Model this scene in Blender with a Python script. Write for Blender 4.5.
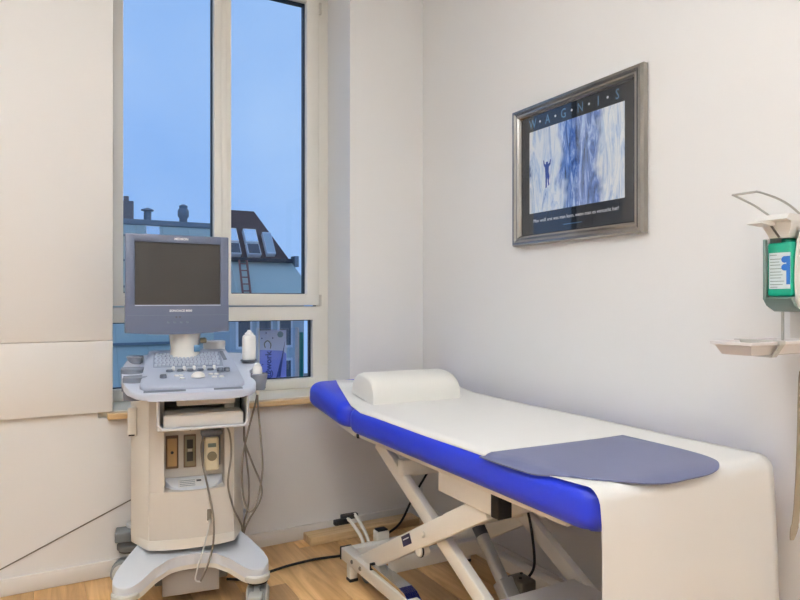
import bpy, bmesh, math, random
from mathutils import Vector, Matrix
random.seed(7)
D = bpy.data
for o in list(D.objects): D.objects.remove(o, do_unlink=True)
scene = bpy.context.scene
C = scene.collection

# ------------------------------------------------------------------ camera
YAW = math.atan(361 / 645)
cam_d = D.cameras.new('camera'); cam = D.objects.new('camera', cam_d); C.objects.link(cam)
cam_d.sensor_width = 36; cam_d.lens = 645 / 800 * 36; cam_d.clip_start = .02; cam_d.clip_end = 300
cam.location = (0, 0, 1.22); cam.rotation_euler = (math.pi / 2, 0, -YAW)
scene.camera = cam

# ------------------------------------------------------------------ view, world, added light
vs = scene.view_settings
vs.view_transform = 'Standard'; vs.look = 'None'; vs.gamma = 1; vs.use_curve_mapping = False
EXPOSURE = 0.0
FILL_LIGHT = 47.0            # radiance of the added fill lights
vs.exposure = EXPOSURE
world = D.worlds.new('dusk_sky'); scene.world = world; world.use_nodes = True
wn = world.node_tree.nodes; wl = world.node_tree.links; wn.clear()
w_out = wn.new('ShaderNodeOutputWorld'); w_bg = wn.new('ShaderNodeBackground')
w_tc = wn.new('ShaderNodeTexCoord'); w_no = wn.new('ShaderNodeTexNoise'); w_rp = wn.new('ShaderNodeValToRGB')
w_no.inputs['Scale'].default_value = 2.2; w_no.inputs['Detail'].default_value = 5
w_rp.color_ramp.elements[0].position = .32; w_rp.color_ramp.elements[0].color = (.25, .47, .91, 1)
w_rp.color_ramp.elements[1].position = .72; w_rp.color_ramp.elements[1].color = (.40, .61, .95, 1)
wl.new(w_tc.outputs['Generated'], w_no.inputs['Vector']); wl.new(w_no.outputs['Fac'], w_rp.inputs['Fac'])
wl.new(w_rp.outputs['Color'], w_bg.inputs['Color']); wl.new(w_bg.outputs['Background'], w_out.inputs['Surface'])
w_bg.inputs['Strength'].default_value = 1.0

# ------------------------------------------------------------------ materials
def lin(c):
    return tuple((v / 255 / 12.92) if v / 255 <= .04045 else ((v / 255 + .055) / 1.055) ** 2.4 for v in c) + (1,)
MATS = {}
def mat(name, rgb, rough=.5, metal=0, var=.04, scale=6, bump=0, bscale=60, coat=0, spec=.5):
    m = D.materials.new(name); m.use_nodes = True; nt = m.node_tree; N = nt.nodes; L = nt.links
    b = N['Principled BSDF']; b.inputs['Roughness'].default_value = rough; b.inputs['Metallic'].default_value = metal
    b.inputs['Specular IOR Level'].default_value = spec
    if coat: b.inputs['Coat Weight'].default_value = coat; b.inputs['Coat Roughness'].default_value = .15
    tc = N.new('ShaderNodeTexCoord'); no = N.new('ShaderNodeTexNoise'); no.inputs['Scale'].default_value = scale
    no.inputs['Detail'].default_value = 4
    mx = N.new('ShaderNodeMix'); mx.data_type = 'RGBA'
    c = lin(rgb)
    mx.inputs['A'].default_value = tuple(v * (1 - var) for v in c[:3]) + (1,)
    mx.inputs['B'].default_value = tuple(min(1, v * (1 + var)) for v in c[:3]) + (1,)
    L.new(tc.outputs['Object'], no.inputs['Vector']); L.new(no.outputs['Fac'], mx.inputs['Factor'])
    L.new(mx.outputs['Result'], b.inputs['Base Color'])
    if bump:
        n2 = N.new('ShaderNodeTexNoise'); n2.inputs['Scale'].default_value = bscale; n2.inputs['Detail'].default_value = 3
        bp = N.new('ShaderNodeBump'); bp.inputs['Strength'].default_value = bump; bp.inputs['Distance'].default_value = .002
        L.new(tc.outputs['Object'], n2.inputs['Vector']); L.new(n2.outputs['Fac'], bp.inputs['Height'])
        L.new(bp.outputs['Normal'], b.inputs['Normal'])
    MATS[name] = m
    return m
def glass(name, tint=(1, 1, 1), refl=1.0):
    m = D.materials.new(name); m.use_nodes = True; nt = m.node_tree; N = nt.nodes; L = nt.links; N.clear()
    o = N.new('ShaderNodeOutputMaterial'); t = N.new('ShaderNodeBsdfTransparent'); g = N.new('ShaderNodeBsdfGlossy')
    g.inputs['Roughness'].default_value = .01; t.inputs['Color'].default_value = tint + (1,)
    fr = N.new('ShaderNodeLayerWeight'); fr.inputs['Blend'].default_value = .5      # Schlick on |cos|
    pw = N.new('ShaderNodeMath'); pw.operation = 'POWER'; pw.inputs[1].default_value = 5
    ml = N.new('ShaderNodeMath'); ml.operation = 'MULTIPLY_ADD'; ml.inputs[1].default_value = .96 * refl; ml.inputs[2].default_value = .04 * refl
    mx = N.new('ShaderNodeMixShader'); L.new(fr.outputs['Facing'], pw.inputs[0]); L.new(pw.outputs[0], ml.inputs[0]); L.new(ml.outputs[0], mx.inputs[0])
    L.new(t.outputs[0], mx.inputs[1]); L.new(g.outputs[0], mx.inputs[2]); L.new(mx.outputs[0], o.inputs[0])
    MATS[name] = m; return m
def wood(name, dark, light, axis='Y', rough=.45, scale=1.0, rnd=.12):
    m = D.materials.new(name); m.use_nodes = True; nt = m.node_tree; N = nt.nodes; L = nt.links
    b = N['Principled BSDF']; b.inputs['Roughness'].default_value = rough
    tc = N.new('ShaderNodeTexCoord'); mp = N.new('ShaderNodeMapping'); oi = N.new('ShaderNodeObjectInfo')
    st = {'X': (1.2, 14, 14), 'Y': (14, 1.2, 14), 'Z': (14, 14, 1.2)}[axis]
    mp.inputs['Scale'].default_value = tuple(v * scale for v in st)
    ad = N.new('ShaderNodeVectorMath'); ad.operation = 'ADD'; cb = N.new('ShaderNodeMath'); cb.operation = 'MULTIPLY'
    cb.inputs[1].default_value = 40; L.new(oi.outputs['Random'], cb.inputs[0])
    L.new(tc.outputs['Object'], mp.inputs['Vector']); L.new(mp.outputs[0], ad.inputs[0]); L.new(cb.outputs[0], ad.inputs[1])
    no = N.new('ShaderNodeTexNoise'); no.inputs['Scale'].default_value = 1.3; no.inputs['Detail'].default_value = 7
    no.inputs['Roughness'].default_value = .62; no.inputs['Distortion'].default_value = 1.1
    L.new(ad.outputs[0], no.inputs['Vector'])
    rp = N.new('ShaderNodeValToRGB'); rp.color_ramp.elements[0].position = .3; rp.color_ramp.elements[1].position = .7
    rp.color_ramp.elements[0].color = lin(dark); rp.color_ramp.elements[1].color = lin(light)
    L.new(no.outputs['Fac'], rp.inputs['Fac'])
    hs = N.new('ShaderNodeHueSaturation'); mr = N.new('ShaderNodeMapRange')
    mr.inputs['To Min'].default_value = 1 - rnd; mr.inputs['To Max'].default_value = 1 + rnd
    L.new(oi.outputs['Random'], mr.inputs['Value']); L.new(mr.outputs[0], hs.inputs['Value']); L.new(rp.outputs[0], hs.inputs['Color'])
    L.new(hs.outputs[0], b.inputs['Base Color'])
    bp = N.new('ShaderNodeBump'); bp.inputs['Strength'].default_value = .15; bp.inputs['Distance'].default_value = .001
    L.new(no.outputs['Fac'], bp.inputs['Height']); L.new(bp.outputs[0], b.inputs['Normal'])
    MATS[name] = m; return m
def emit(name, rgb, strength):
    m = D.materials.new(name); m.use_nodes = True; nt = m.node_tree; N = nt.nodes; N.clear()
    o = N.new('ShaderNodeOutputMaterial'); e = N.new('ShaderNodeEmission'); e.inputs[0].default_value = tuple(rgb) + (1,)
    e.inputs[1].default_value = strength; nt.links.new(e.outputs[0], o.inputs[0]); MATS[name] = m; return m

mat('wall_paint', (240, 238, 235), .75, var=.008, scale=1.5, bump=.05, bscale=120)
mat('panel_paint', (238, 234, 229), .6, var=.008, scale=1.5)
mat('ceiling_paint', (244, 243, 241), .8, var=.01)
mat('reveal_paint', (228, 228, 228), .7, var=.01)
mat('baseboard', (238, 233, 226), .45, var=.01)
mat('upvc', (240, 236, 226), .35, var=.015)
mat('sill_cream', (240, 230, 208), .5, var=.015)
mat('gasket', (16, 18, 24), .6)
mat('outer_frame', (30, 34, 44), .5)
mat('hinge', (215, 210, 200), .35, .2)
wood('floor_oak', (202, 151, 95), (248, 204, 143), 'Y', .42)
wood('pine', (196, 160, 112), (226, 196, 150), 'X', .5, 1.4, .03)
mat('subfloor', (60, 45, 30), .8)
glass('pane_glass', (.98, .99, 1.0), .5)
glass('acrylic', (.95, .97, 1.0), 1.0)
glass('picture_glass', (1, 1, 1), 1.3)
emit('fill_down', (.955, 1.0, 1.05), FILL_LIGHT * .22)  # glow of the added fill lights, downward and upward
emit('fill_up', (.955, 1.0, 1.05), FILL_LIGHT)
mat('blue_vinyl', (30, 54, 204), .36, var=.03, scale=3, bump=.08, bscale=40)
mat('navy_vinyl', (102, 106, 138), .42, var=.05, scale=8, bump=.12, bscale=220)
mat('navy_edge', (30, 32, 52), .5)
mat('paper', (240, 237, 232), .8, var=.01, bump=.06, bscale=30)
mat('pillow_vinyl', (240, 237, 229), .5, var=.012, bump=.03, bscale=30)
mat('white_steel', (240, 234, 222), .32, var=.012)
mat('black_plastic', (18, 18, 20), .5)
mat('chrome', (205, 208, 212), .18, 1, var=.03)
mat('aluminium', (188, 185, 178), .35, .35, var=.05)
mat('dark_zinc', (120, 116, 108), .4, .7, var=.05)
mat('sticker', (36, 34, 72), .5)
mat('white_print', (225, 225, 230), .6)
mat('cart_cream', (232, 228, 219), .42, var=.012)
mat('cart_beige', (211, 205, 196), .45, var=.015)
mat('cart_white', (232, 235, 240), .4, var=.01)
mat('cart_base', (222, 226, 232), .38, var=.01)
mat('console_grey', (196, 202, 216), .42, var=.02)
mat('panel_bluegrey', (168, 175, 192), .45, var=.03)
mat('key_grey', (182, 189, 204), .45)
mat('key_field', (138, 146, 164), .5)
mat('knob_grey', (108, 116, 130), .4)
mat('knob_white', (236, 236, 234), .35)
mat('holder_shade', (84, 89, 98), .5)
mat('holder_pale', (158, 164, 176), .45)
mat('holder_grey', (122, 128, 140), .45, var=.02)
mat('bezel_slate', (92, 100, 122), .42, var=.03, scale=4)
mat('screen_black', (54, 51, 48), .22, var=.05, scale=2)
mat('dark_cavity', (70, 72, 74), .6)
mat('port_tan', (186, 150, 100), .5, var=.05)
mat('port_brown', (112, 88, 66), .5)
mat('device_cream', (230, 220, 192), .45)
mat('olive_grey', (130, 122, 98), .5)
mat('cable_grey', (126, 118, 106), .5)
mat('cable_pale', (205, 205, 202), .45)
mat('cable_black', (22, 21, 22), .5)
mat('caster_grey', (112, 116, 118), .45)
mat('caster_pale', (206, 206, 200), .42)
mat('tyre', (150, 152, 150), .6)
mat('foot_plate', (166, 160, 154), .5)
mat('bottle_white', (242, 241, 238), .4)
mat('silver_frame', (158, 153, 147), .22, 1, var=.06, scale=10)
mat('mat_black', (22, 25, 32), .5, var=.1, scale=3)
mat('print_blue', (96, 138, 172), .6)
mat('figure_blue', (36, 62, 150), .6)
mat('soap_green', (10, 158, 128), .3, var=.03)
mat('dispenser_white', (238, 234, 228), .35)
mat('label_white', (222, 232, 234), .5)
mat('label_blue', (40, 110, 190), .5)
mat('tray_white', (224, 218, 215), .35)
mat('strap', (152, 138, 116), .5, var=.05)
mat('holder_smoke', (112, 132, 126), .4)
mat('roof_grey', (178, 188, 180), .7, var=.06, scale=.8)
mat('tile_dark', (74, 54, 56), .8, var=.2, scale=2)
mat('facade', (172, 182, 188), .8, var=.05, scale=1)
mat('chimney', (118, 112, 112), .8, var=.1)
mat('zinc', (120, 130, 138), .5, .3)
mat('sky_glass', (40, 50, 64), .05, spec=1.0)
mat('sky_mirror', (225, 232, 240), .08, 1)
mat('white_trim', (215, 215, 218), .6)
mat('ladder_red', (134, 84, 74), .6)
mat('leaflet_pale', (188, 205, 245), .6, var=.03)
mat('leaflet_violet', (120, 140, 235), .6, var=.05)
mat('teal_plastic', (40, 150, 150), .4)

def ice_material():
    m = D.materials.new('ice_print'); m.use_nodes = True; nt = m.node_tree; N = nt.nodes; L = nt.links
    b = N['Principled BSDF']; b.inputs['Roughness'].default_value = .5
    tc = N.new('ShaderNodeTexCoord'); mp = N.new('ShaderNodeMapping'); mp.inputs['Scale'].default_value = (1, 22, 4.5)
    no = N.new('ShaderNodeTexNoise'); no.inputs['Scale'].default_value = 1; no.inputs['Detail'].default_value = 6
    no.inputs['Distortion'].default_value = 1.6; no.inputs['Roughness'].default_value = .7
    L.new(tc.outputs['Object'], mp.inputs[0]); L.new(mp.outputs[0], no.inputs['Vector'])
    # dark cleft band right of centre (along -Y): falls between two white ice walls
    sx = N.new('ShaderNodeSeparateXYZ'); L.new(tc.outputs['Object'], sx.inputs[0])
    nz = N.new('ShaderNodeTexNoise'); nz.inputs['Scale'].default_value = 9; L.new(tc.outputs['Object'], nz.inputs['Vector'])
    a = N.new('ShaderNodeMath'); a.operation = 'MULTIPLY_ADD'; a.inputs[1].default_value = .16; L.new(nz.outputs['Fac'], a.inputs[0]); L.new(sx.outputs['Y'], a.inputs[2])
    r1 = N.new('ShaderNodeValToRGB'); e = r1.color_ramp.elements
    mrg = N.new('ShaderNodeMapRange'); mrg.inputs['From Min'].default_value = -.18; mrg.inputs['From Max'].default_value = .34
    L.new(a.outputs[0], mrg.inputs['Value']); L.new(mrg.outputs[0], r1.inputs['Fac'])
    e[0].position = .0; e[0].color = (0, 0, 0, 1); e[1].position = 1; e[1].color = (0, 0, 0, 1)
    for p, v in ((.20, 0), (.27, .9), (.40, .75), (.50, 1), (.60, .9), (.66, 0)):
        q = e.new(p); q.color = (v, v, v, 1)
    r2 = N.new('ShaderNodeValToRGB'); e = r2.color_ramp.elements
    e[0].position = .30; e[0].color = lin((62, 100, 165)); e[1].position = .54; e[1].color = lin((238, 243, 248))
    q = e.new(.40); q.color = lin((186, 208, 236))
    r3 = N.new('ShaderNodeValToRGB'); e = r3.color_ramp.elements
    e[0].position = .36; e[0].color = lin((10, 26, 70)); e[1].position = .64; e[1].color = lin((200, 222, 248))
    q = e.new(.50); q.color = lin((56, 108, 196))
    L.new(no.outputs['Fac'], r2.inputs[0]); L.new(no.outputs['Fac'], r3.inputs[0])
    mx = N.new('ShaderNodeMix'); mx.data_type = 'RGBA'
    L.new(r1.outputs[0], mx.inputs['Factor']); L.new(r2.outputs[0], mx.inputs['A']); L.new(r3.outputs[0], mx.inputs['B'])
    L.new(mx.outputs['Result'], b.inputs['Base Color'])
    MATS['ice_print'] = m
ice_material()

# ------------------------------------------------------------------ builders
ORG = {}                       # frame coordinates of an object's origin
def V(*a): return Vector(a)
def tag(o, label=None, cat=None, group=None, kind=None):
    if label: o['label'] = label
    if cat: o['category'] = cat
    if group: o['group'] = group
    if kind: o['kind'] = kind
    return o
def thing(name, loc, label=None, cat=None, group=None, kind=None, rz=0, local=False):
    o = D.objects.new(name, None); C.objects.link(o); o.location = loc; o.rotation_euler[2] = rz
    o.empty_display_size = .1
    ORG[o] = Vector((0, 0, 0)) if local else Vector(loc)
    return tag(o, label, cat, group, kind)
def link(name, me, parent=None, material=None, smooth=False, sharp=40):
    """me is in frame coordinates; move its origin to its middle and parent it"""
    vs_ = [v.co for v in me.vertices]
    lo = Vector([min(v[i] for v in vs_) for i in range(3)]); hi = Vector([max(v[i] for v in vs_) for i in range(3)])
    c = (lo + hi) / 2
    if parent is None: c.z = lo.z
    me.transform(Matrix.Translation(-c))
    if material: me.materials.append(MATS[material])
    if smooth:
        me.shade_smooth()
        me.set_sharp_from_angle(angle=math.radians(sharp))
    o = D.objects.new(name, me); C.objects.link(o)
    o.location = c - (ORG[parent] if parent else Vector())
    o.parent = parent; ORG[o] = c
    return o
def from_bm(name, bm, material, parent=None, smooth=False, sharp=40):
    bmesh.ops.recalc_face_normals(bm, faces=bm.faces)
    me = D.meshes.new(name); bm.to_mesh(me); bm.free()
    return link(name, me, parent, material, smooth, sharp)
def raw(name, verts, faces, material, parent=None, smooth=False, sharp=40):
    bm = bmesh.new(); vv = [bm.verts.new(v) for v in verts]
    for f in faces: bm.faces.new([vv[i] for i in f])
    return from_bm(name, bm, material, parent, smooth, sharp)
def add_box(bm, x0, x1, y0, y1, z0, z1, bev=0, seg=2):
    r = bmesh.ops.create_cube(bm, size=1)
    for v in r['verts']:
        v.co = Vector((x0 + (v.co.x + .5) * (x1 - x0), y0 + (v.co.y + .5) * (y1 - y0), z0 + (v.co.z + .5) * (z1 - z0)))
    if bev:
        es = list({e for v in r['verts'] for e in v.link_edges})
        bmesh.ops.bevel(bm, geom=es, offset=bev, segments=seg, profile=.5, affect='EDGES')
def box(name, x0, x1, y0, y1, z0, z1, m, parent=None, bev=0, seg=2):
    bm = bmesh.new(); add_box(bm, x0, x1, y0, y1, z0, z1, bev, seg)
    return from_bm(name, bm, m, parent, bev > 0, 50)
def beam(name, p, q, w, h, m, parent=None, bev=.004, up=(0, 0, 1)):
    """rectangular tube from p to q, w across, h in the up plane"""
    p, q = Vector(p), Vector(q); d = (q - p); L_ = d.length; d.normalize()
    s = d.cross(Vector(up)).normalized(); u = s.cross(d)
    bm = bmesh.new(); add_box(bm, -w / 2, w / 2, 0, L_, -h / 2, h / 2, bev)
    M = Matrix((s, d, u)).transposed().to_4x4(); M.translation = p
    bm.transform(M)
    return from_bm(name, bm, m, parent, bev > 0, 50)
def smooth_path(pts, n=6):
    P = [Vector(p) for p in pts]
    if len(P) < 3: return P
    out = []
    for i in range(len(P) - 1):
        a = P[i - 1] if i else P[i] * 2 - P[i + 1]; b = P[i]; c = P[i + 1]; d = P[i + 2] if i + 2 < len(P) else P[i + 1] * 2 - P[i]
        for k in range(n):
            t = k / n
            out.append(.5 * ((2 * b) + (c - a) * t + (2 * a - 5 * b + 4 * c - d) * t * t + (3 * b - a - 3 * c + d) * t ** 3))
    out.append(P[-1]); return out
def add_tube(bm, pts, r, seg=8, cap=True, rad=None):
    P = [Vector(p) for p in pts]; rings = []; n = None
    for i, p in enumerate(P):
        t = (P[min(i + 1, len(P) - 1)] - P[max(i - 1, 0)])
        t = t.normalized() if t.length > 1e-9 else Vector((0, 0, 1))
        if n is None:
            a = Vector((0, 0, 1)) if abs(t.z) < .9 else Vector((1, 0, 0)); n = t.cross(a).normalized()
        else:
            n = (n - t * n.dot(t)).normalized()
        b = t.cross(n); rr = rad[i] if rad else r
        rings.append([bm.verts.new(p + n * (rr * math.cos(2 * math.pi * k / seg)) + b * (rr * math.sin(2 * math.pi * k / seg))) for k in range(seg)])
    for a, b in zip(rings, rings[1:]):
        for k in range(seg): bm.faces.new((a[k], a[(k + 1) % seg], b[(k + 1) % seg], b[k]))
    if cap: bm.faces.new(rings[0][::-1]); bm.faces.new(rings[-1])
def tube(name, pts, r, m, parent=None, seg=8, curve=True, n=6, rad=None):
    bm = bmesh.new(); add_tube(bm, smooth_path(pts, n) if curve else pts, r, seg, True, rad)
    return from_bm(name, bm, m, parent, True, 60)
def add_lathe(bm, prof, c=(0, 0, 0), seg=24, M=None):
    rings = []; c = Vector(c)
    for r, z in prof:
        ring = []
        for k in range(seg):
            p = Vector((r * math.cos(2 * math.pi * k / seg), r * math.sin(2 * math.pi * k / seg), z))
            ring.append(bm.verts.new(c + (M @ p if M else p)))
        rings.append(ring)
    for a, b in zip(rings, rings[1:]):
        for k in range(seg): bm.faces.new((a[k], a[(k + 1) % seg], b[(k + 1) % seg], b[k]))
    bm.faces.new(rings[0][::-1]); bm.faces.new(rings[-1])
def lathe(name, prof, c, m, parent=None, seg=24, M=None, sharp=35):
    bm = bmesh.new(); add_lathe(bm, prof, c, seg, M)
    return from_bm(name, bm, m, parent, True, sharp)
AX = Matrix.Rotation(math.pi / 2, 3, 'Y')      # lathe axis to +X
AY = Matrix.Rotation(-math.pi / 2, 3, 'X')     # lathe axis to +Y
def add_prism(bm, poly, fn0, fn1):
    a = [bm.verts.new(fn0(*p)) for p in poly]; b = [bm.verts.new(fn1(*p)) for p in poly]; n = len(poly)
    for i in range(n): bm.faces.new((a[i], a[(i + 1) % n], b[(i + 1) % n], b[i]))
    bm.faces.new(a[::-1]); bm.faces.new(b)
def prism(name, poly, z0, z1, m, parent=None, bev=0, smooth=True, seg=2, sharp=40):
    f0 = z0 if callable(z0) else (lambda x, y: z0); f1 = z1 if callable(z1) else (lambda x, y: z1)
    bm = bmesh.new(); add_prism(bm, poly, lambda x, y: (x, y, f0(x, y)), lambda x, y: (x, y, f1(x, y)))
    if bev:
        n = len(poly); bm.verts.ensure_lookup_table()
        es = [e for e in bm.edges if len({v.index < n for v in e.verts}) == 1]
        bmesh.ops.bevel(bm, geom=es, offset=bev, segments=seg, profile=.5, affect='EDGES', clamp_overlap=True)
    return from_bm(name, bm, m, parent, smooth, sharp)
def chaikin(poly, n=2, closed=True):
    for _ in range(n):
        out = []; L_ = len(poly)
        for i in range(L_ if closed else L_ - 1):
            a = poly[i]; b = poly[(i + 1) % L_]
            out.append(tuple(a[k] * .75 + b[k] * .25 for k in range(len(a)))); out.append(tuple(a[k] * .25 + b[k] * .75 for k in range(len(a))))
        poly = out
    return poly
def ring(name, o, h, y0, y1, m, parent=None, bev=0):
    """rectangular frame in XZ: outer (x0,x1,z0,z1), holes list of the same"""
    xs = sorted({o[0], o[1], *[v for q in h for v in q[:2]]}); zs = sorted({o[2], o[3], *[v for q in h for v in q[2:]]})
    bm = bmesh.new(); vd = {}
    def vt(x, y, z):
        k = (round(x, 5), round(y, 5), round(z, 5))
        if k not in vd: vd[k] = bm.verts.new((x, y, z))
        return vd[k]
    def inhole(i, j):
        if i < 0 or j < 0 or i >= len(xs) - 1 or j >= len(zs) - 1: return True
        cx = (xs[i] + xs[i + 1]) / 2; cz = (zs[j] + zs[j + 1]) / 2
        return any(q[0] < cx < q[1] and q[2] < cz < q[3] for q in h)
    for i in range(len(xs) - 1):
        for j in range(len(zs) - 1):
            if inhole(i, j): continue
            a, b, c, d = xs[i], xs[i + 1], zs[j], zs[j + 1]
            bm.faces.new((vt(a, y0, c), vt(b, y0, c), vt(b, y0, d), vt(a, y0, d)))
            bm.faces.new((vt(a, y1, d), vt(b, y1, d), vt(b, y1, c), vt(a, y1, c)))
            if inhole(i - 1, j): bm.faces.new((vt(a, y0, c), vt(a, y0, d), vt(a, y1, d), vt(a, y1, c)))
            if inhole(i + 1, j): bm.faces.new((vt(b, y0, c), vt(b, y1, c), vt(b, y1, d), vt(b, y0, d)))
            if inhole(i, j - 1): bm.faces.new((vt(a, y0, c), vt(a, y1, c), vt(b, y1, c), vt(b, y0, c)))
            if inhole(i, j + 1): bm.faces.new((vt(a, y0, d), vt(b, y0, d), vt(b, y1, d), vt(a, y1, d)))
    bmesh.ops.dissolve_limit(bm, angle_limit=.01, verts=bm.verts, edges=bm.edges)
    if bev:
        es = [e for e in bm.edges if len(e.link_faces) == 2 and e.calc_face_angle() > 1]
        bmesh.ops.bevel(bm, geom=es, offset=bev, segments=2, profile=.5, affect='EDGES')
    return from_bm(name, bm, m, parent, bev > 0, 50)
def text_mesh(name, s, size, M, m, parent=None, extrude=.0004, align='CENTER', bold=False, spacing=1.0, xs=1.0):
    cu = D.curves.new(name, 'FONT'); cu.body = s; cu.size = size; cu.extrude = extrude; cu.align_x = align; cu.align_y = 'CENTER'
    cu.space_character = spacing; cu.resolution_u = 2
    if bold: cu.offset = size * .025
    t = D.objects.new(name, cu); C.objects.link(t)
    dg = bpy.context.evaluated_depsgraph_get(); dg.update()
    me = D.meshes.new_from_object(t.evaluated_get(dg)); D.objects.remove(t, do_unlink=True)
    me.materials.clear()
    me.transform(M @ Matrix.Diagonal((xs, 1, 1, 1)))
    return link(name, me, parent, m)
def struct(o): o['kind'] = 'structure'; return o

# ================================================================== THE ROOM
BY, RX, LX, RY, CZ = 3.12, 1.895, -1.35, -1.0, 3.2      # window wall, right wall, left wall, rear wall, ceiling
OX0, OX1, OZ0, OZ1 = .226, 1.442, .70, 3.05            # window opening
floor = struct(box('floor', LX, RX, RY, BY, -.06, -.012, 'subfloor'))
protos = {}
PW = .19
for i in range(int((RX - LX) / PW) + 1):
    x0 = LX + i * PW + .0004; x1 = min(LX + (i + 1) * PW, RX) - .0004
    if x1 - x0 < .02: continue
    y = RY - (i * .43) % 1.2
    while y < BY:
        a = max(y, RY) + .0004; b = min(y + 1.2, BY) - .0004
        if b - a > .03: box('floor_plank', x0, x1, a, b, -.012, 0, 'floor_oak', floor, .0012, 1)
        y += 1.2
struct(box('ceiling', LX, RX, RY, BY + .43, CZ, CZ + .1, 'ceiling_paint'))
bm = bmesh.new()
add_box(bm, LX, OX0, BY, BY + .43, 0, CZ); add_box(bm, OX1, RX, BY, BY + .43, 0, CZ)
add_box(bm, OX0, OX1, BY, BY + .43, 0, OZ0); add_box(bm, OX0, OX1, BY, BY + .43, OZ1, CZ)
wall_w = struct(from_bm('wall_window', bm, 'wall_paint'))
box('wall_panel', LX, .283, BY - .028, BY, .730, 1.041, 'panel_paint', wall_w, .0015)
box('wall_panel', LX, .283, BY - .028, BY, 1.0435, CZ, 'panel_paint', wall_w, .0015)
struct(box('wall_right', RX, RX + .12, RY, BY + .43, 0, CZ, 'wall_paint'))
struct(box('wall_left', LX - .12, LX, RY, BY + .43, 0, CZ, 'wall_paint'))
struct(box('wall_rear', LX - .12, RX + .12, RY - .12, RY, 0, CZ, 'wall_paint'))
struct(box('baseboard_window', LX, RX, BY - .014, BY, 0, .07, 'baseboard', None, .002))
struct(box('baseboard_right', RX - .014, RX, RY, BY - .014, 0, .07, 'baseboard', None, .002))
struct(box('baseboard_left', LX, LX + .014, RY, BY - .014, 0, .07, 'baseboard', None, .002))

# window: outer frame, two sashes above, fixed light below
win = thing('window_1', (.834, 3.42, OZ0), kind='structure')
FY = 3.42
ring('outer_frame', (OX0, OX1, .725, OZ1 - .01), [(.288, 1.384, 1.184, 2.964), (.29, 1.351, .782, 1.108)], FY, FY + .04, 'upvc', win, .003)
ring('weather_frame', (OX0, OX1, .725, OZ1 - .01), [(.288, 1.384, 1.184, 2.964), (.29, 1.351, .782, 1.108)], FY + .046, FY + .085, 'outer_frame', win)
def sash(x0, x1, h):
    s = ring('sash', (x0, x1, 1.19, 2.958), [h], FY - .014, FY + .03, 'upvc', win, .004)
    ring('sash_outer', (x0, x1, 1.19, 2.958), [h], FY + .037, FY + .08, 'outer_frame', s)
    ring('gasket', (h[0] - .004, h[1] + .004, h[2] - .004, h[3] + .004), [(h[0] + .001, h[1] - .004, h[2] + .004, h[3] - .004)], FY + .0301, FY + .0325, 'gasket', s)
    box('pane', h[0] - .004, h[1] + .004, FY + .0328, FY + .0365, h[2] - .004, h[3] + .004, 'pane_glass', s)
    return s
sash(.292, .846, (.359, .797, 1.254, 2.894))
sr = sash(.848, 1.382, (.886, 1.311, 1.254, 2.894))
box('meeting_strip', .834, .862, FY - .022, FY - .014, 1.195, 2.95, 'upvc', win, .003)
for z in (1.21, 2.86):
    bm = bmesh.new(); add_tube(bm, [(1.388, FY - .014, z - .025), (1.388, FY - .014, z + .04)], .008, 10)
    add_tube(bm, [(1.388, FY - .014, z - .012), (1.388, FY - .014, z - .009)], .0095, 10)
    from_bm('hinge', bm, 'hinge', win, True)
ring('gasket', (.286, 1.355, .778, 1.112), [(.292, 1.346, .788, 1.103)], FY + .0401, FY + .0425, 'gasket', win)
box('pane', .286, 1.355, FY + .0428, FY + .0458, .778, 1.112, 'pane_glass', win)
box('inner_sill', OX0, OX1, BY + .015, FY + .02, OZ0, .725, 'sill_cream', win, .003)
box('sill_board', .262, 1.475, BY - .045, BY + .015, OZ0 - .004, .722, 'pine', win, .003)
box('outer_ledge', OX0, OX1, FY + .085, FY + .33, .70, .755, 'zinc', win, .003)

# added lights out of view, bounced off the ceiling to light the room evenly
for (x, y, side) in ((-.2, 1.05, 'nearer the window wall'), (-.2, -.35, 'nearer the rear wall')):
    t = thing('added_light', (x, y, 2.72), 'added white bounce light, out of view, hanging ' + side, 'added light', 'added lights under the ceiling')
    bm = bmesh.new(); add_box(bm, x - .62, x + .62, y - .17, y + .17, 2.72, 2.732)
    for q in ((-.62, .62, -.17, -.16), (-.62, .62, .16, .17), (-.62, -.61, -.16, .16), (.61, .62, -.16, .16)):
        add_box(bm, x + q[0], x + q[1], y + q[2], y + q[3], 2.732, 2.77)
    from_bm('housing', bm, 'white_steel', t)
    box('fill_up_face', x - .60, x + .60, y - .15, y + .15, 2.74, 2.75, 'fill_up', t)
    box('fill_down_face', x - .58, x + .58, y - .13, y + .13, 2.714, 2.72, 'fill_down', t)
    for dx in (-.5, .5): tube('suspension_wire', [(x + dx, y, 2.765), (x + dx, y, CZ)], .002, 'chrome', t, 6, False)

# ================================================================== OUTSIDE
# grey standing-seam roof across the street, with chimneys
b1 = thing('neighbour_house', (1.0, 15, -6), 'long house with pale grey seamed roof seen through the window panes', 'building')
box('facade_wall', -6, 3.9, 14.2, 20, -6, -1.0, 'facade', b1)
def roof_pt(x, s): return (x, 14.0 + s * 3.0, -1.0 + s * 4.15)       # s 0 eave .. 1 ridge
bm = bmesh.new()
for i in range(16):
    xa = -6 + i * .62; xb = xa + .615
    vs_ = [roof_pt(xa, 0), roof_pt(xb, 0), roof_pt(xb, 1), roof_pt(xa, 1)]
    raw('roof_sheet', vs_ + [(p[0], p[1] + .1, p[2] - .07) for p in vs_], [(0, 1, 2, 3), (7, 6, 5, 4), (0, 4, 5, 1), (1, 5, 6, 2), (2, 6, 7, 3), (3, 7, 4, 0)], 'roof_grey', b1)
bm.free()
box('ridge_cap', -6, 3.9, 16.9, 17.3, 3.06, 3.2, 'zinc', b1, .02)
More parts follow.
